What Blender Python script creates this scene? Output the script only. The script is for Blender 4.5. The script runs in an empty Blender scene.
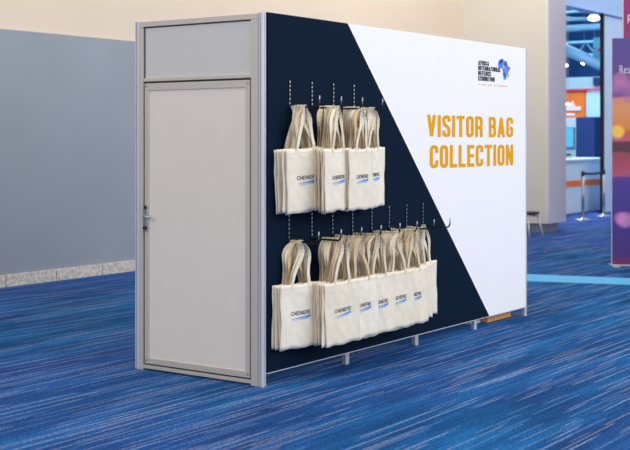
import bpy, bmesh, math, random
from mathutils import Vector, Matrix
random.seed(7)
S = bpy.context.scene
COL = S.collection
PI = math.pi

# ------------------------------------------------------------------ materials
def srgb(c):
    return tuple(((x/255)/12.92 if x/255 <= .04045 else ((x/255+.055)/1.055)**2.4) for x in c)

def new_mat(name):
    m = bpy.data.materials.new(name); m.use_nodes = True
    nt = m.node_tree
    return m, nt, nt.nodes['Principled BSDF']

def mat(name, c, rough=.5, metal=0, var=.04, scale=30, bump=0, bscale=200, emit=None, estr=0, spec=.5):
    """Procedural material: base colour varied by noise, optional bump."""
    m, nt, b = new_mat(name)
    col = srgb(c)
    tc = nt.nodes.new('ShaderNodeTexCoord')
    n = nt.nodes.new('ShaderNodeTexNoise'); n.inputs['Scale'].default_value = scale; n.inputs['Detail'].default_value = 4
    nt.links.new(tc.outputs['Object'], n.inputs['Vector'])
    r = nt.nodes.new('ShaderNodeValToRGB')
    r.color_ramp.elements[0].position = .3; r.color_ramp.elements[1].position = .7
    r.color_ramp.elements[0].color = tuple(x*(1-var) for x in col)+(1,)
    r.color_ramp.elements[1].color = tuple(min(1, x*(1+var)) for x in col)+(1,)
    nt.links.new(n.outputs['Fac'], r.inputs['Fac'])
    nt.links.new(r.outputs['Color'], b.inputs['Base Color'])
    b.inputs['Roughness'].default_value = rough; b.inputs['Metallic'].default_value = metal
    b.inputs['Specular IOR Level'].default_value = spec
    if bump:
        n2 = nt.nodes.new('ShaderNodeTexNoise'); n2.inputs['Scale'].default_value = bscale
        nt.links.new(tc.outputs['Object'], n2.inputs['Vector'])
        bp = nt.nodes.new('ShaderNodeBump'); bp.inputs['Strength'].default_value = bump; bp.inputs['Distance'].default_value = .01
        nt.links.new(n2.outputs['Fac'], bp.inputs['Height']); nt.links.new(bp.outputs['Normal'], b.inputs['Normal'])
    if emit:
        b.inputs['Emission Color'].default_value = srgb(emit)+(1,); b.inputs['Emission Strength'].default_value = estr
    return m

def carpet_mat():
    m, nt, b = new_mat('streaked_blue_carpet')
    N, L = nt.nodes.new, nt.links.new
    tc = N('ShaderNodeTexCoord')
    def noise(sx, sy, detail=2, off=0, dist=0):
        mp = N('ShaderNodeMapping'); mp.inputs['Scale'].default_value = (sx, sy, 1); mp.inputs['Location'].default_value = (off, off*1.7, 0)
        L(tc.outputs['Object'], mp.inputs['Vector'])
        n = N('ShaderNodeTexNoise'); n.inputs['Scale'].default_value = 1; n.inputs['Detail'].default_value = detail
        n.inputs['Distortion'].default_value = dist
        L(mp.outputs['Vector'], n.inputs['Vector']); return n.outputs['Fac']
    def ramp(f, stops):
        r = N('ShaderNodeValToRGB'); e = r.color_ramp.elements
        while len(e) < len(stops): e.new(.5)
        for k, (p, c) in enumerate(stops):
            e[k].position = p; e[k].color = tuple(c)+(1,)
        L(f, r.inputs['Fac']); return r.outputs['Color']
    def mix(f, a, c, mode='MIX'):
        x = N('ShaderNodeMixRGB'); x.blend_type = mode
        if isinstance(f, float): x.inputs[0].default_value = f
        else: L(f, x.inputs[0])
        for k, v in ((1, a), (2, c)):
            if isinstance(v, tuple): x.inputs[k].default_value = v+(1,)
            else: L(v, x.inputs[k])
        return x.outputs[0]
    base = ramp(noise(.55, 3.2, 4), [(.30, srgb(C_DARK)), (.5, srgb(C_MID)), (.72, srgb(C_LIGHT))])
    purple = ramp(noise(.13, .22, 2, 5), [(.46, (0, 0, 0)), (.68, (.7, .7, .7))])
    base = mix(purple, base, srgb(C_PURP))
    dark = ramp(noise(1.3, 22, 3, 3), [(.34, (.68, .68, .72)), (.55, (1, 1, 1))])
    base = mix(.9, base, dark, 'MULTIPLY')
    def yarn(pitch, duty, xs, seed, p0, strength):
        # single yarn lines running along x: rows of fixed pitch, switched on and off along their length
        sp = N('ShaderNodeSeparateXYZ'); L(tc.outputs['Object'], sp.inputs[0])
        def m(op, a, b_=None):
            q = N('ShaderNodeMath'); q.operation = op
            for k, v in ((0, a), (1, b_)):
                if v is None: continue
                if isinstance(v, (int, float)): q.inputs[k].default_value = v
                else: L(v, q.inputs[k])
            return q.outputs[0]
        yy = m('ADD', m('DIVIDE', sp.outputs['Y'], pitch), seed*3.37)
        row = m('FLOOR', yy); fr = m('FRACT', yy)
        wn = N('ShaderNodeTexWhiteNoise'); wn.noise_dimensions = '1D'; L(row, wn.inputs['W'])
        xx = m('ADD', m('MULTIPLY', sp.outputs['X'], xs), m('MULTIPLY', wn.outputs['Value'], 500))
        n = N('ShaderNodeTexNoise'); n.noise_dimensions = '1D'; n.inputs['Scale'].default_value = 1; n.inputs['Detail'].default_value = 1
        L(xx, n.inputs['W'])
        on = N('ShaderNodeMapRange'); on.inputs['From Min'].default_value = p0; on.inputs['From Max'].default_value = p0+.03
        L(n.outputs['Fac'], on.inputs['Value'])
        return m('MULTIPLY', m('MULTIPLY', on.outputs[0], m('LESS_THAN', fr, duty)), strength)
    base = mix(yarn(.034, .75, .8, 1, .50, .35), base, srgb(C_DARK))
    base = mix(yarn(.030, .6, .7, 5, .56, .30), base, srgb(C_STREAK2))
    base = mix(yarn(.042, .34, .42, 2, .60, .50), base, srgb(C_STREAK))
    base = mix(yarn(.026, .45, .6, 7, .64, .36), base, srgb((176, 170, 190)))
    fine = ramp(noise(55, 95, 3), [(.36, (.42, .45, .5)), (.64, (1.4, 1.36, 1.32))])
    base = mix(1., base, fine, 'MULTIPLY')
    L(base, b.inputs['Base Color'])
    b.inputs['Roughness'].default_value = .9
    b.inputs['Specular IOR Level'].default_value = .12
    bp = N('ShaderNodeBump'); bp.inputs['Strength'].default_value = .35; bp.inputs['Distance'].default_value = .006
    L(noise(220, 220, 2), bp.inputs['Height']); L(bp.outputs['Normal'], b.inputs['Normal'])
    return m

C_DARK = (6, 62, 114); C_MID = (10, 86, 148); C_LIGHT = (26, 118, 184); C_PURP = (64, 86, 178)
C_STREAK = (150, 168, 205); C_STREAK2 = (110, 150, 205)

def granite_mat():
    m, nt, b = new_mat('granite_skirting')
    N, L = nt.nodes.new, nt.links.new
    tc = N('ShaderNodeTexCoord')
    n = N('ShaderNodeTexNoise'); n.inputs['Scale'].default_value = 28; n.inputs['Detail'].default_value = 6
    L(tc.outputs['Object'], n.inputs['Vector'])
    r = N('ShaderNodeValToRGB'); e = r.color_ramp.elements; e.new(.5)
    for k, (p, c) in enumerate([(.35, (186, 176, 166)), (.5, (214, 208, 198)), (.65, (232, 226, 216))]):
        e[k].position = p; e[k].color = srgb(c)+(1,)
    L(n.outputs['Fac'], r.inputs['Fac']); L(r.outputs['Color'], b.inputs['Base Color'])
    b.inputs['Roughness'].default_value = .35
    return m

def banner_mat():
    """printed sunset photograph: bands up the height of the banner, object z"""
    m, nt, b = new_mat('sunset_print')
    N, L = nt.nodes.new, nt.links.new
    tc = N('ShaderNodeTexCoord'); sp = N('ShaderNodeSeparateXYZ'); L(tc.outputs['Object'], sp.inputs[0])
    nz = N('ShaderNodeTexNoise'); nz.inputs['Scale'].default_value = 2.5
    mp = N('ShaderNodeMapping'); mp.inputs['Scale'].default_value = (.6, 1, 2.4)
    L(tc.outputs['Object'], mp.inputs['Vector']); L(mp.outputs['Vector'], nz.inputs['Vector'])
    ma = N('ShaderNodeMath'); ma.operation = 'MULTIPLY_ADD'; ma.inputs[1].default_value = .03; ma.inputs[2].default_value = -.015
    L(nz.outputs['Fac'], ma.inputs[0])
    mb = N('ShaderNodeMath'); mb.operation = 'MULTIPLY_ADD'; mb.inputs[1].default_value = 1/2.95
    L(sp.outputs['Z'], mb.inputs[0]); L(ma.outputs[0], mb.inputs[2])
    r = N('ShaderNodeValToRGB'); e = r.color_ramp.elements
    st = [(0, (120, 30, 75)), (.05, (72, 40, 120)), (.2, (60, 44, 132)), (.36, (72, 50, 142)), (.385, (88, 50, 140)), (.395, (176, 80, 110)),
          (.44, (170, 70, 95)), (.50, (150, 66, 84)), (.505, (92, 48, 60)), (.545, (90, 46, 60)), (.555, (196, 92, 120)), (.58, (190, 86, 76)), (.61, (222, 132, 66)),
          (.70, (216, 150, 100)), (.735, (214, 130, 120)), (.745, (110, 70, 140)), (.79, (170, 110, 165)), (.85, (90, 66, 136)), (1, (84, 70, 142))]
    while len(e) < len(st): e.new(.5)
    for k, (p, c) in enumerate(st):
        e[k].position = p; e[k].color = srgb(c)+(1,)
    L(mb.outputs[0], r.inputs['Fac'])
    cur = r.outputs['Color']
    # soft printed out-of-focus light discs and the sun's disc
    for (x, z, rad, c, s) in [(.10, .62, .10, (235, 120, 190), .5), (.16, .60, .13, (225, 150, 205), .6), (.11, 2.43, .11, (205, 125, 160), .5), (.07, 1.74, .11, (255, 205, 80), .9),
                              (.5, 2.0, .2, (240, 150, 120), .5), (.9, .7, .2, (200, 110, 200), .7), (.22, 2.2, .12, (160, 110, 165), .4)]:
        d = N('ShaderNodeVectorMath'); d.operation = 'DISTANCE'; d.inputs[1].default_value = (x, 0, z)
        L(tc.outputs['Object'], d.inputs[0])
        q = N('ShaderNodeMapRange'); q.inputs['From Min'].default_value = rad*.5; q.inputs['From Max'].default_value = rad
        q.inputs['To Min'].default_value = s; q.inputs['To Max'].default_value = 0; q.interpolation_type = 'SMOOTHSTEP'
        L(d.outputs['Value'], q.inputs['Value'])
        x_ = N('ShaderNodeMixRGB'); x_.inputs[2].default_value = srgb(c)+(1,)
        L(q.outputs[0], x_.inputs[0]); L(cur, x_.inputs[1]); cur = x_.outputs[0]
    L(cur, b.inputs['Base Color']); b.inputs['Roughness'].default_value = .5
    return m

def africa_mat():
    m, nt, b = new_mat('mottled_blue_print')
    N, L = nt.nodes.new, nt.links.new
    tc = N('ShaderNodeTexCoord'); n = N('ShaderNodeTexVoronoi'); n.inputs['Scale'].default_value = 34
    L(tc.outputs['Object'], n.inputs['Vector'])
    r = N('ShaderNodeValToRGB'); e = r.color_ramp.elements; r.color_ramp.interpolation = 'CONSTANT'
    st = [(0, (26, 64, 150)), (.3, (80, 150, 225)), (.46, (44, 100, 200)), (.6, (140, 185, 235)), (.74, (210, 80, 130)), (.8, (60, 120, 215))]
    while len(e) < len(st): e.new(.5)
    for k, (p, c) in enumerate(st):
        e[k].position = p; e[k].color = srgb(c)+(1,)
    L(n.outputs['Color'], r.inputs['Fac']); L(r.outputs['Color'], b.inputs['Base Color'])
    return m

M = dict(
    carpet=carpet_mat(),
    tape=mat('light_blue_carpet_strip', (92, 180, 232), .85, var=.06, scale=40, bump=.2),
    alu=mat('anodised_aluminium', (214, 217, 224), .42, .35, .03, 60),
    alu_frame=mat('champagne_aluminium', (206, 200, 190), .45, .25, .03, 50),
    groove=mat('profile_groove', (96, 104, 106), .5, .4),
    gasket=mat('black_gasket', (40, 42, 44), .6),
    infill=mat('grey_infill_panel', (208, 208, 206), .5, var=.015, scale=3),
    door=mat('warm_white_door_panel', (232, 224, 214), .42, var=.012, scale=4),
    white=mat('white_print', (246, 245, 248), .7, var=.004, scale=5, spec=.1),
    navy=mat('navy_print', (13, 30, 49), .7, var=.03, scale=6, spec=.04),
    yellow=mat('golden_yellow_print', (236, 166, 8), .7, var=.02, spec=.05),
    ink=mat('dark_ink', (28, 34, 44), .6),
    africa=africa_mat(),
    chrome=mat('worn_chrome', (190, 192, 198), .25, .9, .08, 90),
    steel=mat('brushed_steel', (180, 182, 188), .35, .85, .05, 60),
    hookblack=mat('black_hook_wire', (18, 18, 20), .4, .3),
    cotton=mat('natural_cotton', (242, 234, 218), .9, spec=.1, var=.05, scale=14, bump=.6, bscale=16),
    strap=mat('natural_cotton_webbing', (248, 240, 222), .9, spec=.1, var=.06, scale=25, bump=.3, bscale=600),
    stitch=mat('cotton_stitching', (205, 192, 165), .9),
    logo_ink=mat('faded_navy_ink', (38, 44, 62), .8),
    logo_blue=mat('sky_blue_ink', (70, 145, 225), .8, var=.12, scale=60),
    wall_tan=mat('cream_plaster', (224, 209, 190), .85, var=.015, scale=1.2),
    wall_grey=mat('grey_fabric_wall_panel', (150, 158, 169), .9, var=.05, scale=.8, bump=.1),
    pier_=mat('stone_plaster', (222, 217, 206), .8, var=.012, scale=2),
    pier_cool_side=mat('bluish_lit_plaster', (206, 203, 218), .6, var=.015, scale=2),  # bluish light on the pier's side face, put into the plaster colour
    plinth=mat('grey_metal_plinth', (128, 134, 142), .45, .3, .1, 8),
    granite=granite_mat(),
    soffit=mat('pale_blue_soffit', (176, 200, 240), .7, var=.03, scale=1.5),
    frost=mat('pale_blue_glossy_wall', (190, 214, 245), .25, var=.06, scale=1.4),
    mullion=mat('black_mullion', (14, 18, 30), .4, .2),
    wood=mat('plywood_plank', (206, 148, 92), .7, var=.12, scale=18),
    paper=mat('white_board', (225, 225, 230), .6),
    cushion=mat('black_stool_rim', (26, 26, 30), .35),
    belt=mat('dark_webbing_belt', (34, 38, 52), .8),
    banner=banner_mat(),
    banner_edge=mat('silver_banner_edge', (200, 200, 210), .35, .6),
    magenta=mat('magenta_print', (142, 24, 98), .5, var=.08, scale=1.5),
    pink_ink=mat('white_ink', (240, 232, 244), .5),
    hall_dark=mat('dark_blue_steel_deck', (26, 52, 100), .8, var=.35, scale=.7),
    hall_wall=mat('blue_hall_wall', (48, 104, 168), .8, var=.3, scale=.5),
    beam=mat('pale_blue_duct', (140, 195, 228), .5, var=.1, scale=1),
    fascia=mat('pale_cyan_fascia', (190, 226, 240), .6, var=.05, scale=1.5),
    orange=mat('orange_panel', (246, 122, 40), .6, var=.04, scale=1.5),
    counter=mat('white_counter', (205, 226, 240), .5, var=.03, scale=2),
    screen=mat('cyan_screen', (60, 150, 180), .3, emit=(90, 190, 220), estr=.6),
    hallnavy=mat('deep_blue_panel', (34, 62, 122), .6, var=.1, scale=2),
    poster=mat('indigo_poster', (70, 74, 170), .6, var=.2, scale=6),
    leaf=mat('green_leaves', (40, 165, 70), .6, var=.3, scale=12),
    lamp=mat('lamp_glow', (255, 255, 255), .4, emit=(235, 245, 255), estr=7),
    redink=mat('red_print', (226, 50, 90), .6),
    cyan=mat('cyan_banner', (110, 200, 225), .6, var=.05, scale=3),
)

# ------------------------------------------------------------------ mesh helpers
def obj(name, bm, mats, parent=None, smooth=False, kind=None, label=None):
    if isinstance(bm, bmesh.types.BMesh):
        me = bpy.data.meshes.new(name); bmesh.ops.recalc_face_normals(bm, faces=bm.faces[:]) if not getattr(bm, 'keep', False) else None
        bm.to_mesh(me); bm.free()
    else:
        me = bm
    o = bpy.data.objects.new(name, me); COL.objects.link(o)
    for m in (mats if isinstance(mats, (list, tuple)) else [mats]):
        me.materials.append(m)
    if smooth:
        for p in me.polygons: p.use_smooth = True
    if parent: o.parent = parent
    if kind: o['kind'] = kind
    if label: o['label'] = label
    return o

def thing(name, label, cat, loc=(0, 0, 0), rot=(0, 0, 0), group=None):
    o = bpy.data.objects.new(name, None); COL.objects.link(o); o.location = loc; o.rotation_euler = rot
    o.empty_display_size = .1
    tag(o, label, cat, group); return o

def tag(o, label, cat, group=None):
    o['label'] = label; o['category'] = cat
    if group: o['group'] = group
    return o

def box(bm, x0, x1, y0, y1, z0, z1, bev=0, mi=0, rot=None, piv=None):
    r = bmesh.ops.create_cube(bm, size=1)
    vs = r['verts']
    bmesh.ops.scale(bm, vec=(x1-x0, y1-y0, z1-z0), verts=vs)
    bmesh.ops.translate(bm, vec=((x0+x1)/2, (y0+y1)/2, (z0+z1)/2), verts=vs)
    fs = set(f for v in vs for f in v.link_faces)
    for f in fs: f.material_index = mi
    if bev:
        es = list(set(e for v in vs for e in v.link_edges))
        r2 = bmesh.ops.bevel(bm, geom=es, offset=bev, segments=2, affect='EDGES', profile=.5)
        for f in r2['faces']: f.material_index = mi
    return bm

def BX(*a, **k):
    return box(bmesh.new(), *a, **k)

def prism(bm, pts, axis, a, b, mi=0):
    """extrude closed 2-D outline; axis 'z': pts (x,y); 'y': pts (x,z); 'x': pts (y,z)"""
    def P(p, t):
        return {'z': (p[0], p[1], t), 'y': (p[0], t, p[1]), 'x': (t, p[0], p[1])}[axis]
    A = [bm.verts.new(P(p, a)) for p in pts]; B = [bm.verts.new(P(p, b)) for p in pts]
    n = len(pts); fs = [bm.faces.new(A), bm.faces.new(B[::-1])]
    for i in range(n):
        fs.append(bm.faces.new((A[i], B[i], B[(i+1) % n], A[(i+1) % n])))
    for f in fs: f.material_index = mi
    return bm

def tube(bm, pts, r, seg=10, mi=0, closed=False):
    pts = [Vector(p) for p in pts]; rings = []; n = len(pts)
    rr = r if isinstance(r, (list, tuple)) else [r]*n
    prev = None
    for i, p in enumerate(pts):
        if closed: d = (pts[(i+1) % n]-pts[i-1]).normalized()
        else: d = (pts[min(i+1, n-1)]-pts[max(i-1, 0)]).normalized()
        if prev is None:
            up = Vector((0, 0, 1)) if abs(d.z) < .9 else Vector((1, 0, 0))
            a = d.cross(up).normalized()
        else:
            a = (prev-d*prev.dot(d)).normalized()
        prev = a; b = d.cross(a)
        rings.append([bm.verts.new(p+(a*math.cos(2*PI*k/seg)+b*math.sin(2*PI*k/seg))*rr[i]) for k in range(seg)])
    for i in range(n if closed else n-1):
        A, B = rings[i], rings[(i+1) % n]
        for k in range(seg):
            f = bm.faces.new((A[k], A[(k+1) % seg], B[(k+1) % seg], B[k])); f.material_index = mi
    if not closed:
        bm.faces.new(rings[0][::-1]).material_index = mi; bm.faces.new(rings[-1]).material_index = mi
    return bm

def lathe(bm, prof, seg=32, c=(0, 0, 0), mi=0):
    rings = []
    for (r, z) in prof:
        rings.append([bm.verts.new((c[0]+r*math.cos(2*PI*k/seg), c[1]+r*math.sin(2*PI*k/seg), c[2]+z)) for k in range(seg)])
    for A, B in zip(rings, rings[1:]):
        for k in range(seg):
            bm.faces.new((A[k], A[(k+1) % seg], B[(k+1) % seg], B[k])).material_index = mi
    bm.faces.new(rings[0][::-1]).material_index = mi; bm.faces.new(rings[-1]).material_index = mi
    return bm

# ------------------------------------------------------------------ condensed bold lettering made of stroked outlines
def fillet(pts, r, closed=False, seg=5):
    out = []; n = len(pts)
    for i, p in enumerate(pts):
        p = Vector(p)
        if not closed and i in (0, n-1): out.append(p); continue
        a = Vector(pts[i-1]); b = Vector(pts[(i+1) % n])
        da, db = (a-p), (b-p)
        if r <= 0: out.append(p); continue
        q = min(r, da.length*.499, db.length*.499)
        p0 = p+da.normalized()*q; p1 = p+db.normalized()*q
        for k in range(seg+1):
            t = k/seg; out.append(p0*(1-t)**2+p*2*t*(1-t)+p1*t*t)
    return out

STK = [0]
def stroke(bm, pts, t, closed, f, mi=0):
    STK[0] += 1; lift = Vector((0, -.00004*(STK[0] % 9), 0)); g0 = f
    f = lambda v: Vector(g0(v))+lift
    clean = [pts[0]]
    for p in pts[1:]:
        if (p-clean[-1]).length > 1e-5: clean.append(p)
    if closed and (clean[0]-clean[-1]).length < 1e-5: clean.pop()
    pts = clean; n = len(pts); Lv = []; Rv = []
    for i in range(n):
        if closed: d0 = (pts[i]-pts[i-1]).normalized(); d1 = (pts[(i+1) % n]-pts[i]).normalized()
        else:
            d0 = (pts[i]-pts[i-1]).normalized() if i else (pts[1]-pts[0]).normalized()
            d1 = (pts[i+1]-pts[i]).normalized() if i < n-1 else d0
        n0 = Vector((-d0.y, d0.x)); n1 = Vector((-d1.y, d1.x)); m = (n0+n1)
        m = m.normalized() if m.length > 1e-6 else n0
        k = min(1/max(m.dot(n0), .3), 1.5)*t/2
        Lv.append(bm.verts.new(f(pts[i]+m*k))); Rv.append(bm.verts.new(f(pts[i]-m*k)))
    for i in range(n if closed else n-1):
        j = (i+1) % n
        bm.faces.new((Lv[i], Rv[i], Rv[j], Lv[j])).material_index = mi

def glyph(ch, w, t, r):
    a, b, B, T = t/2, w-t/2, t/2, 1-t/2; m = w/2
    st = {'stem': ([(a, 0), (a, 1)], 0, False)}['stem']
    G = {
        'I': (t, [([(a, 0), (a, 1)], 0, False)]),
        'L': (w*.9, [st, ([(a, B), (w*.9, B)], 0, False)]),
        'T': (w, [([(0, T), (w, T)], 0, False), ([(m, 0), (m, 1)], 0, False)]),
        'E': (w*.92, [st, ([(a, T), (w*.92, T)], 0, False), ([(a, .51), (w*.85, .51)], 0, False), ([(a, B), (w*.92, B)], 0, False)]),
        'F': (w*.9, [st, ([(a, T), (w*.9, T)], 0, False), ([(a, .51), (w*.83, .51)], 0, False)]),
        'V': (w*1.05, [([(a, 1), (w*.525, .04)], 0, False), ([(w*.525, .04), (w*1.05-a, 1)], 0, False)]),
        'A': (w*1.08, [([(a, 0), (w*.54, .97)], 0, False), ([(w*.54, .97), (w*1.08-a, 0)], 0, False), ([(w*.2, .24), (w*.88, .24)], 0, False)]),
        'N': (w*1.05, [st, ([(w*1.05-a, 0), (w*1.05-a, 1)], 0, False), ([(a, .97), (w*1.05-a, .03)], 0, False)]),
        'H': (w, [st, ([(b, 0), (b, 1)], 0, False), ([(a, .5), (b, .5)], 0, False)]),
        'X': (w, [([(a, 0), (b, 1)], 0, False), ([(a, 1), (b, 0)], 0, False)]),
        'O': (w, [([(a, B), (b, B), (b, T), (a, T)], r, True)]),
        'D': (w, [st, ([(a, T), (b, T), (b, B), (a, B)], r, False)]),
        'C': (w, [([(b, .66), (b, T), (a, T), (a, B), (b, B), (b, .34)], r, False)]),
        'G': (w, [([(b, .68), (b, T), (a, T), (a, B), (b, B), (b, .46), (m, .46)], r*.9, False)]),
        'S': (w, [([(b, .70), (b, T), (a, T), (a, .60), (b, .40), (b, B), (a, B), (a, .30)], r, False)]),
        'R': (w, [st, ([(a, T), (b, T), (b, .47), (a, .47)], r, False), ([(m+.02, .47), (b, .38), (b, 0)], r*.6, False)]),
        'B': (w, [st, ([(a, T), (b-.01, T), (b-.01, .52), (a, .52)], r*.9, False), ([(a, .52), (b, .52), (b, B), (a, B)], r*.9, False)]),
        ' ': (w*.45, []),
    }
    return G[ch]

def lettering(bm, text, x, z, width, height, y=0, gw=.42, t=.157, gap=.078, mi=0, mapf=None):
    r = (gw-t)*.5
    tot = 0
    for ch in text: tot += glyph(ch, gw, t, r)[0]+gap
    tot -= gap
    k = width/tot; cx = 0
    fine = (lambda p: p)
    for ch in text:
        w, strokes = glyph(ch, gw, t, r)
        for pts, rr, closed in strokes:
            P = fillet(pts, rr, closed)
            f = (lambda v, cx=cx: (mapf or (lambda a, b: (a, y, b)))(x+(cx+v.x)*k, z+v.y*height))
            stroke(bm, P, t, closed, f, mi)
        cx += w+gap
    return bm

def tint(m, dark, amount):
    nt = m.node_tree; b = nt.nodes['Principled BSDF']; src = b.inputs['Base Color'].links[0].from_socket
    oi = nt.nodes.new('ShaderNodeObjectInfo'); mx = nt.nodes.new('ShaderNodeMixRGB'); mm = nt.nodes.new('ShaderNodeMath')
    mm.operation = 'MULTIPLY'; mm.inputs[1].default_value = amount
    nt.links.new(oi.outputs['Random'], mm.inputs[0]); nt.links.new(mm.outputs[0], mx.inputs[0]); nt.links.new(src, mx.inputs[1])
    mx.inputs[2].default_value = srgb(dark)+(1,); nt.links.new(mx.outputs[0], b.inputs['Base Color'])
tint(M['strap'], (205, 172, 115), .8); tint(M['cotton'], (228, 212, 180), .35)  # random ochre on the straps stands in for the shade between them
# ------------------------------------------------------------------ the setting
obj('floor', BX(-14, 46, -14, 30, -.1, 0), M['carpet'], kind='structure')
wy = 5.70
# cream wall up to the pier, opening beyond it, then a pale wall
obj('wall_back', BX(-14, 13.5, wy, wy+.2, 0, 7.2), M['wall_tan'], kind='structure')
obj('trim_1', BX(-14, 13.41, 5.66, wy, .13, 2.865, bev=.004), M['wall_grey'], kind='structure')
bm = bmesh.new()
x = 3.4-.745*24
while x < 13.2:
    box(bm, x+.005, min(x+.745, 13.4)-.005, 5.635, 5.70, 0, .135, bev=.004); x += .745
obj('baseboard_back', bm, M['granite'], kind='structure')
# pier standing out from the wall: rounded arris, recessed plinth
def rrect(x0, x1, y0, y1, r, seg=8):
    pts = []
    for (cx, cy, a0) in ((x0+r, y0+r, PI), (x1-r, y0+r, 1.5*PI)):
        for k in range(seg+1):
            a = a0+k/seg*PI/2; pts.append((cx+r*math.cos(a), cy+r*math.sin(a)))
    return pts+[(x1, y1), (x0, y1)]
pf = bmesh.new(); prism(pf, rrect(13.42, 14.22, 4.03, 5.9, .05), 'z', .16, 7.2)
pier = obj('wall_pier', pf, [M['pier_'], M['pier_cool_side']], kind='structure')
for p in pier.data.polygons:
    if p.normal.y < -.75: p.material_index = 1
pb = bmesh.new(); prism(pb, rrect(13.45, 14.12, 4.08, 5.9, .22), 'z', 0, .17)
obj('trim_2', pb, M['plinth'], kind='structure', smooth=False)
obj('wall_header', BX(13.95, 30, 5.5, 5.72, 4.50, 7.2), M['soffit'], kind='structure')
obj('trim_3', BX(13.95, 30, 5.47, 5.75, 4.46, 4.50), M['soffit'], kind='structure')
obj('wall_right', BX(19.66, 30, 5.55, 5.575, 0, 4.46), M['frost'], kind='structure')
mu = bmesh.new(); box(mu, 19.52, 19.59, 5.47, 5.55, 0, 4.46, bev=.006); box(mu, 19.48, 19.63, 5.44, 5.6, 0, .03)
obj('window_1', mu, M['mullion'], kind='structure')
# light carpet strip across the floor
st = bmesh.new()
P = [(7.18, 1.48), (7.80, -.90), (7.22, -1.12), (6.52, 1.18), (5.9, 3.3), (6.52, 3.6)]
prism(st, P, 'z', .0005, .004)
tp = obj('trim_4', st, M['tape'], kind='structure')

# the exhibition hall seen through the opening
obj('hall_wall_back', BX(44, 44.2, 5.9, 29, 0, 12), M['hall_wall'], kind='structure')
obj('hall_wall_side', BX(13.7, 44, 29, 29.2, 0, 12), M['hall_wall'], kind='structure')
obj('hall_ceiling', BX(13.7, 44.2, 5.75, 29.2, 9.5, 9.7), M['hall_dark'], kind='structure')
obj('hall_wall_front', BX(30, 44.2, 5.55, 5.72, 0, 12), M['hall_wall'], kind='structure')

# ------------------------------------------------------------------ the booth
W, LN, H = 1.117, 3.98, 2.478
booth = thing('exhibition_booth', 'tall modular booth with grey framed door end and navy and white graphic side', 'exhibition booth', (0, 0, 0))
def post(x, y, z0=0, z1=H, h=.021, nm='post'):
    bm = bmesh.new(); c = .008
    out = [(-h+c, -h), (-.005, -h), (-.005, -h+.009), (.005, -h+.009), (.005, -h), (h-c, -h), (h, -h+c), (h, -.005), (h-.009, -.005), (h-.009, .005), (h, .005), (h, h-c),
           (h-c, h), (.005, h), (.005, h-.009), (-.005, h-.009), (-.005, h), (-h+c, h), (-h, h-c), (-h, .005), (-h+.009, .005), (-h+.009, -.005), (-h, -.005), (-h, -h+c)]
    prism(bm, [(x+a, y+b) for a, b in out], 'z', z0, z1)
    return obj(nm, bm, M['alu'], booth)
for i in range(5):
    post(i*.995, 0); post(i*.995, W)
# door end: top beam, infill, transom, threshold, jambs
def rail(nm, x0, x1, y0, y1, z0, z1, m='alu_frame', parent=booth, bev=.002):
    return obj(nm, BX(x0, x1, y0, y1, z0, z1, bev=bev), M[m], parent)
y0, y1 = .023, W-.023
rail('top_beam', -.017, .017, y0, y1, 2.437, 2.474)
rail('jamb', -.018, .016, y0, .082, .0, 2.436); rail('jamb', -.018, .016, 1.056, y1, 0, 2.436)
rail('infill_panel', -.004, .004, .082, 1.056, 2.07, 2.437, 'infill')
rail('transom', -.017, .016, .082, 1.056, 2.048, 2.072)
rail('threshold', -.017, .02, .082, 1.056, .012, .036)
# dark rubber line round the opening
gk = bmesh.new()
box(gk, -.004, .01, .083, .092, .037, 2.047); box(gk, -.004, .01, 1.044, 1.055, .037, 2.047)
box(gk, -.004, .01, .083, 1.055, 2.036, 2.047); box(gk, -.004, .01, .083, 1.055, .037, .046)
obj('door_gasket', gk, M['gasket'], booth)
gk = bmesh.new()
box(gk, -.0055, -.0035, .083, 1.055, 2.428, 2.4365); box(gk, -.0055, -.0035, 1.045, 1.0555, 2.073, 2.4365)
obj('infill_gasket', gk, M['gasket'], booth)
door = obj('door', BX(-.008, .008, .125, 1.01, .078, 2.0), M['door'], booth)
fr = bmesh.new()
box(fr, -.016, .014, .093, .130, .047, 2.035, bev=.002); box(fr, -.016, .014, 1.003, 1.043, .047, 2.035, bev=.002)
box(fr, -.016, .014, .130, 1.003, 1.985, 2.035, bev=.002); box(fr, -.016, .014, .130, 1.003, .047, .088, bev=.002)
obj('door_frame', fr, M['alu_frame'], door)
for yy in (.108, 1.026):
    for zz in (.07, 2.012):
        s = bmesh.new(); tube(s, [(-.0185, yy, zz), (-.015, yy, zz)], .005, 10); obj('screw', s, M['gasket'], door)
hb = bmesh.new(); box(hb, -.026, -.016, 1.008, 1.038, .985, 1.175, bev=.004); obj('handle_plate', hb, M['steel'], door)
hl = bmesh.new(); tube(hl, [(-.02, 1.022, 1.095), (-.055, 1.022, 1.095), (-.062, 1.015, 1.093), (-.062, .945, 1.088)], [.009, .009, .009, .007], 10)
obj('lever_handle', hl, M['steel'], door, smooth=True)
kl = bmesh.new(); tube(kl, [(-.02, 1.023, 1.01), (-.045, 1.023, 1.01)], .014, 14); obj('lock_cylinder', kl, M['gasket'], door)
kl = bmesh.new(); tube(kl, [(-.024, 1.023, 1.155), (-.034, 1.023, 1.155)], .012, 14); obj('plate_knob', kl, M['gasket'], door)
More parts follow.
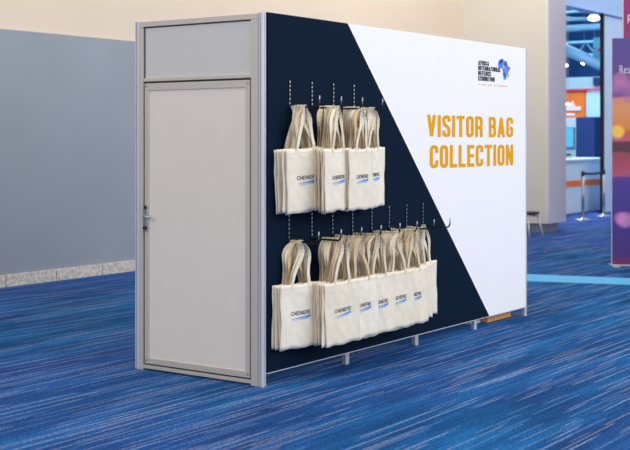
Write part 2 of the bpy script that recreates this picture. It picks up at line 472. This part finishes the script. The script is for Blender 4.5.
# long side graphic, one printed sheet: navy with a white diagonal field
gp = bmesh.new()
gx0, gx1, gz0, gz1 = .026, 3.955, .088, 2.482
da, db = (.982, gz1), (3.225, gz0)
prism(gp, [(gx0, gz0), db, da, (gx0, gz1)], 'y', -.026, -.004, 0)
prism(gp, [db, (gx1, gz0), (gx1, gz1), da], 'y', -.026, -.004, 1)
graphic = obj('graphic_panel', gp, [M['navy'], M['white']], booth)
obj('panel_edge', BX(gx0, gx1, -.027, -.004, .082, .088), M['alu'], booth)
obj('headline_lettering', lettering(lettering(bmesh.new(), 'VISITOR BAG', 2.132, 1.658, 1.562, .180, -.0275),
    'COLLECTION', 2.175, 1.404, 1.519, .188, -.0275), M['yellow'], graphic)
lb = bmesh.new()
for txt, x1_, z in (('AFRICA', 3.215, 2.283), ('INTERNATIONAL', 3.442, 2.238), ('DEFENCE', 3.255, 2.193), ('EXHIBITION', 3.325, 2.148)):
    lettering(lb, txt, 3.013, z, x1_-3.013, .039, -.0275, t=.20, gap=.07)
obj('event_name_lettering', lb, M['ink'], graphic)
ub = bmesh.new()
for a, b_ in ((3.013, 3.055), (3.075, 3.16), (3.18, 3.28), (3.30, 3.37), (3.385, 3.585)):
    box(ub, a+.006, b_-.006, -.0275, -.026, 2.113, 2.120)
obj('underline_print', ub, M['yellow'], graphic)
AF = [(.02, .62), (.05, .72), (.12, .86), (.22, .95), (.38, 1.0), (.50, .99), (.52, .94), (.62, .90), (.78, .92), (.84, .80), (.92, .66), (1.08, .62), (1.10, .57), (.98, .44), (.90, .34),
      (.91, .22), (.80, .14), (.74, .04), (.62, -.02), (.55, .02), (.50, .16), (.46, .28), (.49, .38), (.42, .48), (.41, .54), (.33, .53), (.18, .52), (.08, .56)]
ab = bmesh.new(); prism(ab, [(3.375+p[0]*.235, 2.175+p[1]*.185) for p in AF], 'y', -.0278, -.026)
ab.verts.ensure_lookup_table()
prism(ab, [(3.585, 2.19), (3.60, 2.20), (3.607, 2.225), (3.595, 2.222)], 'y', -.0278, -.026)
obj('continent_emblem', ab, M['africa'], graphic)
# cam clips under the panel and infill on the hidden sides
for x in (.87, 1.115, 1.875, 2.12, 2.87, 3.1):
    c = bmesh.new(); tube(c, [(x, -.012, .086), (x, -.012, .064)], .007, 8); obj('cam_clip', c, M['gasket'], booth)
for i in range(4):
    rail('side_panel', i*.995+.022, i*.995+.973, W-.004, W+.004, .09, 2.44, 'infill')
    for z in (.06, 2.44): rail('side_beam', i*.995+.022, i*.995+.973, W-.017, W+.017, z, z+.034, 'alu')
    rail('front_beam', i*.995+.022, i*.995+.973, -.003, .02, 2.436, 2.47, 'alu')
    rail('front_beam', i*.995+.022, i*.995+.973, -.003, .02, .09, .124, 'alu')
rail('end_panel', 3.976, 3.984, .022, W-.022, .09, 2.44, 'infill')
for z in (.06, 2.44): rail('end_beam', 3.963, 3.997, .022, W-.022, z, z+.034, 'alu')

# things lying on the carpet inside, seen under the panel
tag(obj('wooden_plank', BX(3.36, 3.83, .06, .30, .004, .062, bev=.003), M['wood']), 'light brown wooden plank on the carpet under the white end of the booth graphic', 'plank')
tag(obj('white_board', BX(3.17, 3.34, .12, .42, .004, .022, bev=.002), M['paper']), 'flat white board lying under the booth beside the wooden plank', 'board')
tag(obj('dark_case', BX(3.85, 3.93, .1, .3, .004, .075, bev=.008), M['hallnavy']), 'small dark blue case under the booth between plank and right corner post', 'case')

# ------------------------------------------------------------------ hooks
HZ = {0: 1.857, 1: .947}
rows = {0: [.265, .525, .790, 1.056], 1: [.255, .523, .779, 1.036, 1.297, 1.545, 1.803, 2.058]}
ORD = ['first', 'second', 'third', 'fourth', 'fifth', 'sixth', 'seventh', 'eighth', 'ninth', 'tenth', 'eleventh', 'twelfth']
def hook_tree():
    r = thing('display_hook', '', 'hook')
    b = bmesh.new(); box(b, -.006, .006, -.005, 0, -.002, .185, bev=.001)
    obj('hook_plate', b, M['hookblack'], r)
    for k in range(6):
        s = bmesh.new(); z = .02+k*.029; box(s, -.0045, .0045, -.0085, -.005, z, z+.015, bev=.001); obj('plate_tab', s, M['chrome'], r)
    t = bmesh.new(); tube(t, [(0, -.004, 0), (0, -.22, -.002), (0, -.236, .002), (0, -.246, .014), (0, -.25, .03)], .006, 8)
    obj('hook_arm', t, M['hookblack'], r, smooth=True)
    t = bmesh.new(); tube(t, [(0, -.25, .028), (0, -.252, .075)], .0045, 8); obj('hook_tip', t, M['steel'], r, smooth=True)
    return r
def dup(root, loc, rot, label, group):
    r = root.copy(); COL.objects.link(r); r.location = loc; r.rotation_euler = rot; r['label'] = label; r['group'] = group
    for ch in root.children:
        c = ch.copy(); COL.objects.link(c); c.parent = r
        for g in ch.children:
            d = g.copy(); COL.objects.link(d); d.parent = c
    return r
hk = hook_tree(); firsth = True
for row, xs in rows.items():
    rn = 'upper' if row == 0 else 'lower'
    for i, x in enumerate(xs):
        lab = '%s display hook from the left on the %s row of the navy graphic' % (ORD[i], rn)
        if firsth:
            hk.location = (x, -.027, HZ[row]); hk['label'] = lab; hk['group'] = 'display hooks on the navy graphic'; firsth = False
        else:
            dup(hk, (x, -.027, HZ[row]), (0, 0, 0), lab, 'display hooks on the navy graphic')

# ------------------------------------------------------------------ tote bags
BW, BT, BB = .385, -.285, -.712           # width, top and bottom below the hook arm
def front_bulge(x, z, s):
    """half thickness plus shared wrinkles of the cloth"""
    u = x/(BW/2); v = (z-BB)/(BT-BB)
    edge = max(0, (1-abs(u)**4))*max(0, 1-(2*v-1)**8)
    return .0015+.0035*edge
def mid(x, z, s):
    u = x/(BW/2); v = (z-BB)/(BT-BB)
    w = .0030*math.sin(7*x*4+s*2.1+3*v)+.0022*math.sin(23*z+s*1.3+6*x)*(.4+.6*v)
    w += .0024*math.exp(-((abs(u)-.45)/.13)**2)*v**.5*math.sin(s+2)
    w += .0012*math.sin(60*x+40*z+s)
    return w
def bag_body(s):
    bm = bmesh.new(); nx, nz = 20, 20; A = []; B = []
    rnd = random.Random(s)
    for j in range(nz+1):
        v = j/nz; z = BB+(BT-BB)*v; ra = []; rb = []
        for i in range(nx+1):
            u = i/nx*2-1
            x = u*BW/2*(1+.012*math.sin(3*v+s)+.01*math.sin(9*v+s*2)*(abs(u)))
            zz = z+.005*math.sin(2.4*u+s)*(1-v)+.004*math.sin(7*u+s)*(1-v)-.004*(1-abs(abs(u)-.43))*v*0
            # pulled up a little where the handles are sewn
            zz += v**6*(.006*math.exp(-((abs(u)-.43)/.12)**2)-.005*math.exp(-(u/.25)**2))
            m_ = mid(x, z, s); t = front_bulge(x, z, s)
            ra.append(bm.verts.new((x, m_-t, zz))); rb.append(bm.verts.new((x, m_+t, zz)))
        A.append(ra); B.append(rb)
    for j in range(nz):
        for i in range(nx):
            bm.faces.new((A[j][i], A[j][i+1], A[j+1][i+1], A[j+1][i])); bm.faces.new((B[j][i], B[j+1][i], B[j+1][i+1], B[j][i+1]))
    for j in range(nz):
        bm.faces.new((A[j][0], A[j+1][0], B[j+1][0], B[j][0])); bm.faces.new((A[j][nx], B[j][nx], B[j+1][nx], A[j+1][nx]))
    for i in range(nx):
        bm.faces.new((A[0][i], B[0][i], B[0][i+1], A[0][i+1])); bm.faces.new((A[nz][i], A[nz][i+1], B[nz][i+1], B[nz][i]))
    return bm
def handle(s, side):
    """webbing loop draped over the hook arm; side -1 front, +1 back"""
    bm = bmesh.new(); rnd = random.Random(s*7+side)
    pts = []; n = 12; hw = .084
    ph = rnd.uniform(0, 6); sp = rnd.uniform(.7, 1.05); apx = rnd.uniform(-.07, .07)
    def half(sg):
        out = []
        for k in range(n+1):
            q = k/n
            z = BT-.03+(-.006-(BT-.03))*q
            x = sg*(hw*(1-max(0, q-.08)/.92)**sp+.0095*q)+apx*q**3*(1-q)*6
            x += .008*math.sin(5*q+ph)*math.sin(PI*q)
            y = side*(.0065*(1-q)+.0055*q)+.003*math.sin(8*q+ph)*math.sin(PI*q)
            if q < .12: y = mid(sg*hw, z, s)+side*(front_bulge(sg*hw, z, s)+.0016)
            tw = max(0, (q-.45)/.55)**1.5
            out.append((Vector((x, y, z)), tw, sg))
        return out
    L_ = half(-1); R_ = half(1)[::-1]
    y = side*.0055
    top = [(Vector((-.0095, y, .004)), 1, -1), (Vector((0, y, .0085)), 1, 0), (Vector((.0095, y, .004)), 1, 1)]
    path = L_+top+R_; rings = []; N = len(path)
    for i, (p, tw, sg) in enumerate(path):
        d = (path[min(i+1, N-1)][0]-path[max(0, i-1)][0]).normalized()
        a = -tw*PI/2
        w_ = .026*(1-tw)+.020*tw
        if sg <= 0: wd = Vector((math.cos(a), math.sin(a), 0))
        else: wd = Vector((math.cos(a), math.sin(a), 0))
        wd = (wd-d*wd.dot(d)).normalized(); nn = d.cross(wd).normalized()
        th = .0011
        rings.append([bm.verts.new(p+wd*w_/2+nn*th), bm.verts.new(p-wd*w_/2+nn*th), bm.verts.new(p-wd*w_/2-nn*th), bm.verts.new(p+wd*w_/2-nn*th)])
    for A, B in zip(rings, rings[1:]):
        for k in range(4): bm.faces.new((A[k], A[(k+1) % 4], B[(k+1) % 4], B[k]))
    bm.faces.new(rings[0][::-1]); bm.faces.new(rings[-1])
    return bm
def on_cloth(s, e=.0012):
    return lambda x, z: (x, mid(x, z, s)-front_bulge(x, z, s)-e, z)
def bag_tree(s):
    r = thing('tote_bag', '', 'tote bag')
    body = obj('bag_body', bag_body(s), M['cotton'], r, smooth=True)
    for side in (-1, 1): obj('handle', handle(s, side), M['strap'], r)
    hem = bmesh.new(); f = on_cloth(s, .0008)
    for j in range(20):
        xa = -BW/2*.97+BW*.97*j/20; xb = xa+BW*.97/20*.8
        v = [hem.verts.new(f(xx, zz)) for xx, zz in ((xa, BT-.0275), (xb, BT-.0275), (xb, BT-.0255), (xa, BT-.0255))]; hem.faces.new(v)
    obj('hem_stitching', hem, M['stitch'], body)
    pr = bmesh.new()
    lettering(pr, 'CHENIERE', -.094, -.494, .188, .027, gw=.78, t=.17, gap=.16, mapf=on_cloth(s))
    obj('logo_lettering', pr, M['logo_ink'], body)
    sw = bmesh.new(); g = on_cloth(s, .0010)
    def wedge(x0, x1, za, zb, h0, h1, n=14):
        T = []; B_ = []
        for k in range(n+1):
            q = k/n; x = x0+(x1-x0)*q; z = za+(zb-za)*q**.8; h = h0+(h1-h0)*q
            T.append(sw.verts.new(g(x, z+h/2))); B_.append(sw.verts.new(g(x, z-h/2)))
        for k in range(n): sw.faces.new((B_[k], B_[k+1], T[k+1], T[k]))
    wedge(-.09, .094, -.519, -.507, .002, .015); wedge(-.075, .07, -.528, -.521, .002, .006)
    obj('logo_swoosh', sw, M['logo_blue'], body)
    return r

NV = 8
protos = [bag_tree(s) for s in range(1, NV+1)]
used = [False]*NV
PITCH = .022
front_d = {(0, 0): .115, (0, 1): .226, (0, 2): .234, (0, 3): .165,
           (1, 0): .098, (1, 1): .236, (1, 2): .238, (1, 3): .236, (1, 4): .232, (1, 5): .215, (1, 6): .105, (1, 7): .034}
tilt0 = {(0, 0): 3, (0, 1): 1, (0, 2): .8, (0, 3): 1.5, (1, 0): 0, (1, 1): 2, (1, 2): 2, (1, 3): 2, (1, 4): 1.5, (1, 5): 1.5, (1, 6): .5, (1, 7): 0}
fans = {(0, 1): 2.2, (0, 2): 1.6, (0, 3): 1.5, (1, 1): 2.0, (1, 2): .6}
xoff = {(1, 1): .015, (1, 7): -.03, (0, 1): -.022, (0, 2): .006}; xfan = {(0, 1): .007, (1, 1): .004, (0, 2): .008}
yaws = {(0, 0): -8, (0, 1): 7, (0, 2): 7, (0, 3): 7, (1, 0): -8}
cnt = 0
for row, xs in rows.items():
    rn = 'upper' if row == 0 else 'lower'
    for i, x in enumerate(xs):
        d = front_d[(row, i)]; FAN = fans.get((row, i), 0); YAW = math.radians(-yaws.get((row, i), -3.5)); TY = math.tan(YAW)
        # adjacent stacks interleave: planes of the bags are kept on alternating offsets
        c = -d+x*TY; par = (i % 2)*PITCH/2
        c = round((c-par)/PITCH)*PITCH+par
        d = x*TY-c
        k = 0
        hookname = '%s hook from the left, %s row' % (ORD[i], rn)
        while d-.19*math.sin(min(math.radians(FAN*k), .24)) > .022:
            rnd = random.Random(row*1000+i*50+k)
            if k == 0: lab = 'cream cotton tote bag hanging foremost on the '+hookname
            elif k == 1: lab = 'cream tote bag behind the foremost one, '+hookname
            else: lab = 'cream tote bag %s from the front, %s' % (ORD[k], hookname)
            tl = tilt0[(row, i)]+(rnd.uniform(-2.6, 2.2) if k else 0)
            z = HZ[row]+(rnd.uniform(-.001, .006))
            v = (i*2+k*3+row) % NV if k else (i+row*3) % NV
            loc = (x+xoff.get((row, i), 0)+min(k, 5)*xfan.get((row, i), 0), -.027-d, z); rot = (rnd.uniform(-.004, .004), -math.radians(tl), -YAW+math.radians(min(FAN*k, 14)))
            grp = 'cream tote bags on the booth hooks'
            if not used[v]:
                b_ = protos[v]; b_.location = loc; b_.rotation_euler = rot; b_['label'] = lab; b_['group'] = grp; used[v] = True
            else:
                dup(protos[v], loc, rot, lab, grp)
            d -= PITCH; k += 1; cnt += 1
print('tote bags:', cnt, used)

# ------------------------------------------------------------------ purple banner and magenta banner
def standing_banner(name, label, loc, ang, w, h, m, text, tx, tz, th):
    r = thing(name, label, 'banner', loc, (0, 0, ang))
    obj('printed_panel', BX(0, w, -.012, .012, .02, h, bev=.003), m, r)
    obj('bottom_profile', BX(-.008, w+.008, -.02, .02, 0, .022, bev=.003), M['banner_edge'], r)
    obj('side_profile', BX(-.010, 0, -.014, .014, .02, h), M['banner_edge'], r)
    for xx in (.02, w-.1):
        obj('foot', BX(xx-.03, xx+.05, -.22, .22, 0, .012, bev=.003), M['banner_edge'], r)
    cu = bpy.data.curves.new('letters', 'FONT'); cu.body = text; cu.size = th/.7; cu.extrude = .001; cu.offset = -.002
    to = bpy.data.objects.new('letters', cu); COL.objects.link(to)
    dg = bpy.context.evaluated_depsgraph_get(); me = bpy.data.meshes.new_from_object(to.evaluated_get(dg)); bpy.data.objects.remove(to)
    me.transform(Matrix.Diagonal((.66, 1, 1, 1))); me.transform(Matrix.Translation((tx, -.014, tz)) @ Matrix.Rotation(PI/2, 4, 'X')); me.materials.clear()
    obj('lettering', me, M['pink_ink'], r)
    return r
ang = math.atan2(-.86, .51)
standing_banner('printed_banner', 'purple and orange sunset printed banner standing at the right edge', (8.71, 1.01, 0), ang, 2.0, 2.95, M['banner'], 'Res', .085, 2.495, .105)
standing_banner('printed_banner', 'tall magenta banner standing behind the purple sunset banner', (12.88, 2.46, 0), ang, 1.6, 4.3, M['magenta'], 'R', .06, 3.55, .14)

# ------------------------------------------------------------------ stanchions and belt
def stanchion_tree(loc, label):
    r = thing('stanchion_post', label, 'stanchion', loc, group='belt barrier posts by the opening')
    b = bmesh.new(); lathe(b, [(.175, 0), (.175, .012), (.16, .02), (.06, .035), (.04, .05)], 28); obj('base', b, M['chrome'], r, smooth=False)
    p = bmesh.new(); tube(p, [(0, 0, .04), (0, 0, .92)], .031, 16); obj('pole', p, M['steel'], r, smooth=True)
    h = bmesh.new(); lathe(h, [(.036, .90), (.036, .985), (.03, .995)], 20); obj('belt_head', h, M['gasket'], r)
    return r
s1, s2 = (17.04, 4.91), (18.42, 5.02)
stanchion_tree((*s1, 0), 'chrome barrier post nearest the grey pier with round base')
stanchion_tree((*s2, 0), 'chrome barrier post beside the black mullion and purple banner')
bb = bmesh.new()
n = 12; A = []; B = []
for side in (-.0015, .0015):
    pass
for k in range(n+1):
    q = k/n; x = s1[0]+.04+(s2[0]-s1[0]-.08)*q; y = s1[1]+(s2[1]-s1[1])*q; sag = -.025*math.sin(PI*q)
    A.append([bb.verts.new((x, y-.0015, .925+sag)), bb.verts.new((x, y+.0015, .925+sag)), bb.verts.new((x, y+.0015, .975+sag)), bb.verts.new((x, y-.0015, .975+sag))])
for a, b_ in zip(A, A[1:]):
    for k in range(4): bb.faces.new((a[k], a[(k+1) % 4], b_[(k+1) % 4], b_[k]))
bb.faces.new(A[0]); bb.faces.new(A[-1][::-1])
tag(obj('barrier_belt', bb, M['belt']), 'dark webbing belt stretched between the two chrome barrier posts', 'belt')

# ------------------------------------------------------------------ stool by the pier
stl = thing('stool', 'low round stool with black seat and chrome legs beside the pier', 'stool', (12.5, 4.02, 0))
b = bmesh.new(); lathe(b, [(.20, .385), (.225, .392), (.232, .405), (.225, .418), (.19, .424)], 32); obj('seat', b, M['cushion'], stl, smooth=False)
b = bmesh.new(); tube(b, [(.205*math.cos(a*PI/12), .205*math.sin(a*PI/12), .352) for a in range(24)], .012, 8, closed=True); obj('ring', b, M['chrome'], stl, smooth=True)
for k in range(4):
    a = k*PI/2-.95; b = bmesh.new()
    tube(b, [(.19*math.cos(a), .19*math.sin(a), .384), (.29*math.cos(a), .29*math.sin(a), 0)], [.016, .011], 10)
    obj('leg', b, M['alu'], stl, smooth=True)

# ------------------------------------------------------------------ hall furniture (beyond the opening)
ct = thing('reception_counter', 'white reception counter with an orange stripe beyond the barrier posts', 'counter', (0, 0, 0))
obj('body', BX(15.2, 21.6, 5.95, 6.9, 0, 1.16, bev=.02), M['counter'], ct)
obj('stripe', BX(15.2, 21.6, 5.935, 5.95, .60, .73), M['orange'], ct)
obj('countertop', BX(15.15, 21.65, 5.88, 6.95, 1.16, 1.21, bev=.01), M['counter'], ct)
sd = thing('orange_stand', 'orange display stand with white wall section in the hall beyond', 'display stand', (0, 0, 0))
obj('panel', BX(27, 27.2, 9.03, 11.2, 0, 3.06), M['orange'], sd)
obj('white_wall', BX(26.88, 27, 9.24, 10.6, 0, 2.27, bev=.01), M['counter'], sd)
obj('light_panel', BX(27.0, 27.2, 8.4, 9.0, 2.30, 3.03), M['fascia'], sd)
obj('edge_beam', BX(26.95, 27.1, 8.4, 11.2, 3.06, 3.12), M['redink'], sd, label='red top edge')
tb = bmesh.new(); box(tb, 26.97, 27, 9.15, 9.9, 2.49, 2.60); box(tb, 26.97, 27, 9.35, 9.9, 2.34, 2.41)
prism(tb, [(9.33, 2.6), (9.50, 2.6), (9.415, 2.78)], 'x', 26.97, 27)
obj('white_emblem', tb, M['pink_ink'], sd)
for z in (1.72, 1.34):
    obj('poster', BX(26.9, 27, 9.06, 9.16, z, z+.32), M['poster'], sd)
sc = thing('wall_screen', 'cyan flat screen mounted on the white wall of the orange stand', 'screen', (26.86, 9.29, 1.40))
obj('display', BX(-.045, -.02, .02, .66, .02, .58), M['screen'], sc); obj('bezel', BX(-.02, .02, 0, .68, 0, .60, bev=.01), M['gasket'], sc)
tag(obj('blue_cabinet', BX(26.2, 27.0, 8.42, 8.98, 0, 2.28, bev=.02), M['hallnavy']), 'tall dark blue cabinet beside the orange display stand', 'cabinet')
pl = thing('potted_plant', 'bright green plant behind the white reception counter', 'plant', (20.1, 6.55, 1.21))
pb_ = bmesh.new(); lathe(pb_, [(.05, 0), (.07, .05)], 16); obj('pot', pb_, M['counter'], pl)
lf = bmesh.new(); rp = random.Random(3)
for k in range(70):
    a = rp.uniform(0, 2*PI); e = rp.uniform(.1, 1.3); ln = rp.uniform(.08, .17); w_ = .02
    d = Vector((math.cos(a)*math.cos(e), math.sin(a)*math.cos(e), math.sin(e)*.6)); sd_ = Vector((-math.sin(a), math.cos(a), 0))
    p0 = Vector((0, 0, .05)); pm = p0+d*ln*.6; p1 = p0+d*ln+Vector((0, 0, -.01))
    lf.faces.new([lf.verts.new(p0), lf.verts.new(pm+sd_*w_), lf.verts.new(p1), lf.verts.new(pm-sd_*w_)])
obj('leaves', lf, M['leaf'], pl)
fs = thing('stand_fascia', 'pale cyan fascia band across the stands deeper in the hall', 'fascia', (0, 0, 0))
obj('band', BX(30, 30.3, 8.6, 12.4, 3.15, 3.62, bev=.01), M['fascia'], fs)
obj('sign_box', BX(29.9, 30, 9.72, 9.98, 3.36, 3.60), M['hallnavy'], fs)
for yy in (8.7, 12.2): obj('post', BX(30.05, 30.2, yy, yy+.12, 0, 3.15), M['alu'], fs)
hb_ = thing('hanging_banner', 'cyan banner with red spots hanging in the hall', 'banner', (33, 10.95, 4.3))
obj('cloth', BX(0, .02, 0, .30, 0, .82), M['cyan'], hb_)
rb = bmesh.new()
for (yy, zz, q) in ((.22, .12, .07), (.08, .40, .05), (.24, .44, .03)): tube(rb, [(-.004, yy, zz), (-.001, yy, zz)], q, 14)
obj('red_spots', rb, M['redink'], hb_)
wr = bmesh.new(); tube(wr, [(.01, .05, .82), (.01, .05, 5.2)], .012, 6); tube(wr, [(.01, .25, .82), (.01, .25, 5.2)], .012, 6); obj('wire', wr, M['steel'], hb_)
# roof steel and ducts
def duct(a, b, r, label, name='roof_duct', m='beam'):
    bm = bmesh.new(); tube(bm, [a, b], r, 14); return tag(obj(name, bm, M[m], smooth=True), label, 'duct' if 'duct' in name else 'beam')
duct((31, 13.4, 5.25), (31, 9.0, 5.30), .11, 'pale blue horizontal duct under the hall roof, the thickest')
duct((33, 13.8, 5.95), (33, 9.5, 5.60), .06, 'thin pale blue duct above the thick one under the hall roof')
duct((32, 12.9, 5.2), (32, 9.6, 3.62), .19, 'broad pale blue duct sloping down to the right')
duct((36, 15, 6.9), (36, 10, 6.7), .05, 'slim pale beam highest under the hall roof', 'roof_beam')
for zz, nm in ((4.9, 'lower'), (6.6, 'upper')):
    t = bmesh.new(); tube(t, [(38, 10, zz), (38, 18, zz)], .06, 8); tube(t, [(38, 10, zz+.5), (38, 18, zz+.5)], .06, 8)
    for k in range(20): tube(t, [(38, 10+k*.4, zz+(.5 if k % 2 else 0)), (38, 10.4+k*.4, zz+(0 if k % 2 else .5))], .025, 6)
    tag(obj('roof_truss', t, M['beam'], smooth=False), 'blue steel lattice truss spanning the hall roof, %s of two' % nm, 'truss')
# pendant lamps
for (x, y, z, r, lab) in [(28, 9.17, 5.27, .17, 'largest glowing round lamp beside the top of the black mullion'),
                          (33, 12.16, 5.50, .13, 'glowing round lamp high at the left beside the grey pier'),
                          (32, 11.15, 4.20, .11, 'glowing round lamp in front of the sloping duct'),
                          (32, 11.8, 4.14, .08, 'small glowing lamp by the pier above the cyan fascia'),
                          (26.4, 9.3, 2.66, .07, 'small glowing lamp in front of the orange stand')]:
    L_ = thing('pendant_lamp', lab, 'lamp', (x, y, z), group='round lamps hanging in the hall')
    s = bmesh.new(); lathe(s, [(.02, .5*r), (.6*r, .42*r), (r, 0), (.8*r, -.4*r), (.1*r, -.55*r)][::-1], 20); obj('lamp_glass', s, M['lamp'], L_, smooth=True)
    c = bmesh.new(); tube(c, [(0, 0, .5*r), (0, 0, 9.5-z)], .008, 6); obj('cable', c, M['steel'], L_)

# ------------------------------------------------------------------ light
wld = bpy.data.worlds.new('World'); S.world = wld; wld.use_nodes = True
bg = wld.node_tree.nodes['Background']; bg.inputs['Color'].default_value = (.97, .97, 1, 1); bg.inputs['Strength'].default_value = .66
def area(name, loc, target, size, size_y, power, col):
    l = bpy.data.lights.new(name, 'AREA'); l.shape = 'RECTANGLE'; l.size = size; l.size_y = size_y; l.energy = power; l.color = col
    o = bpy.data.objects.new(name, l); COL.objects.link(o); o.location = loc
    o.rotation_euler = (Vector(target)-Vector(loc)).to_track_quat('-Z', 'Y').to_euler(); return o
area('window_light', (4, -11, 5), (3, 2, .8), 14, 6, 900, (.95, .97, 1))
area('door_fill', (-13, 1, 5.5), (0, 1, .8), 8, 5, 430, (1, .93, .85))  # added warm fill from the left, brightens the door end
area('ceiling_light', (0, -1.5, 6.8), (0, -1, 0), 9, 5, 160, (1, .95, .88))
area('wall_wash', (8.5, 2.6, 6.8), (8.5, 5.7, 3.6), 5, .6, 100, (1, .90, .78))
area('wall_wash', (1.5, 2.6, 6.8), (2.5, 5.7, 3.6), 5, .6, 60, (1, .90, .78))
area('pier_fill', (10.5, 2.6, 6.8), (13, 4.6, 2), 1.5, 1.5, 85, (1, .9, .75))  # added fill that lifts the brightness of the pier
area('cool_wall_fill', (19.5, 1.0, 6.9), (19.5, 5.5, 2.6), 3, 2, 130, (.74, .86, 1))  # added cool fill for the pale wall and header, no fitting there
area('hall_light', (24, 9, 9.2), (26.5, 9.4, 0), 7, 6, 1300, (.65, .86, 1))
area('hall_light', (19, 7.6, 9.2), (19, 6.5, 0), 5, 3, 560, (.8, .92, 1))
area('hall_light', (35, 14, 9.2), (34, 13, 0), 7, 7, 1100, (.5, .78, 1))

# ------------------------------------------------------------------ camera
cam = bpy.data.cameras.new('Camera'); co = bpy.data.objects.new('Camera', cam); COL.objects.link(co); S.camera = co
cam.sensor_width = 36; cam.lens = 36*1216.66/630
cam.shift_y = (139.836-225)/630
co.location = (-6.38504, -4.93435, 1.63478)
co.rotation_euler = (PI/2, 0, -0.956219)
cam.dof.use_dof = True; cam.dof.focus_distance = 9.2; cam.dof.aperture_fstop = 3.2
cam.clip_end = 200
S.view_settings.view_transform = 'Standard'; S.view_settings.look = 'None'; S.view_settings.gamma = 1
S.view_settings.use_curve_mapping = False
S.view_settings.exposure = 0.0
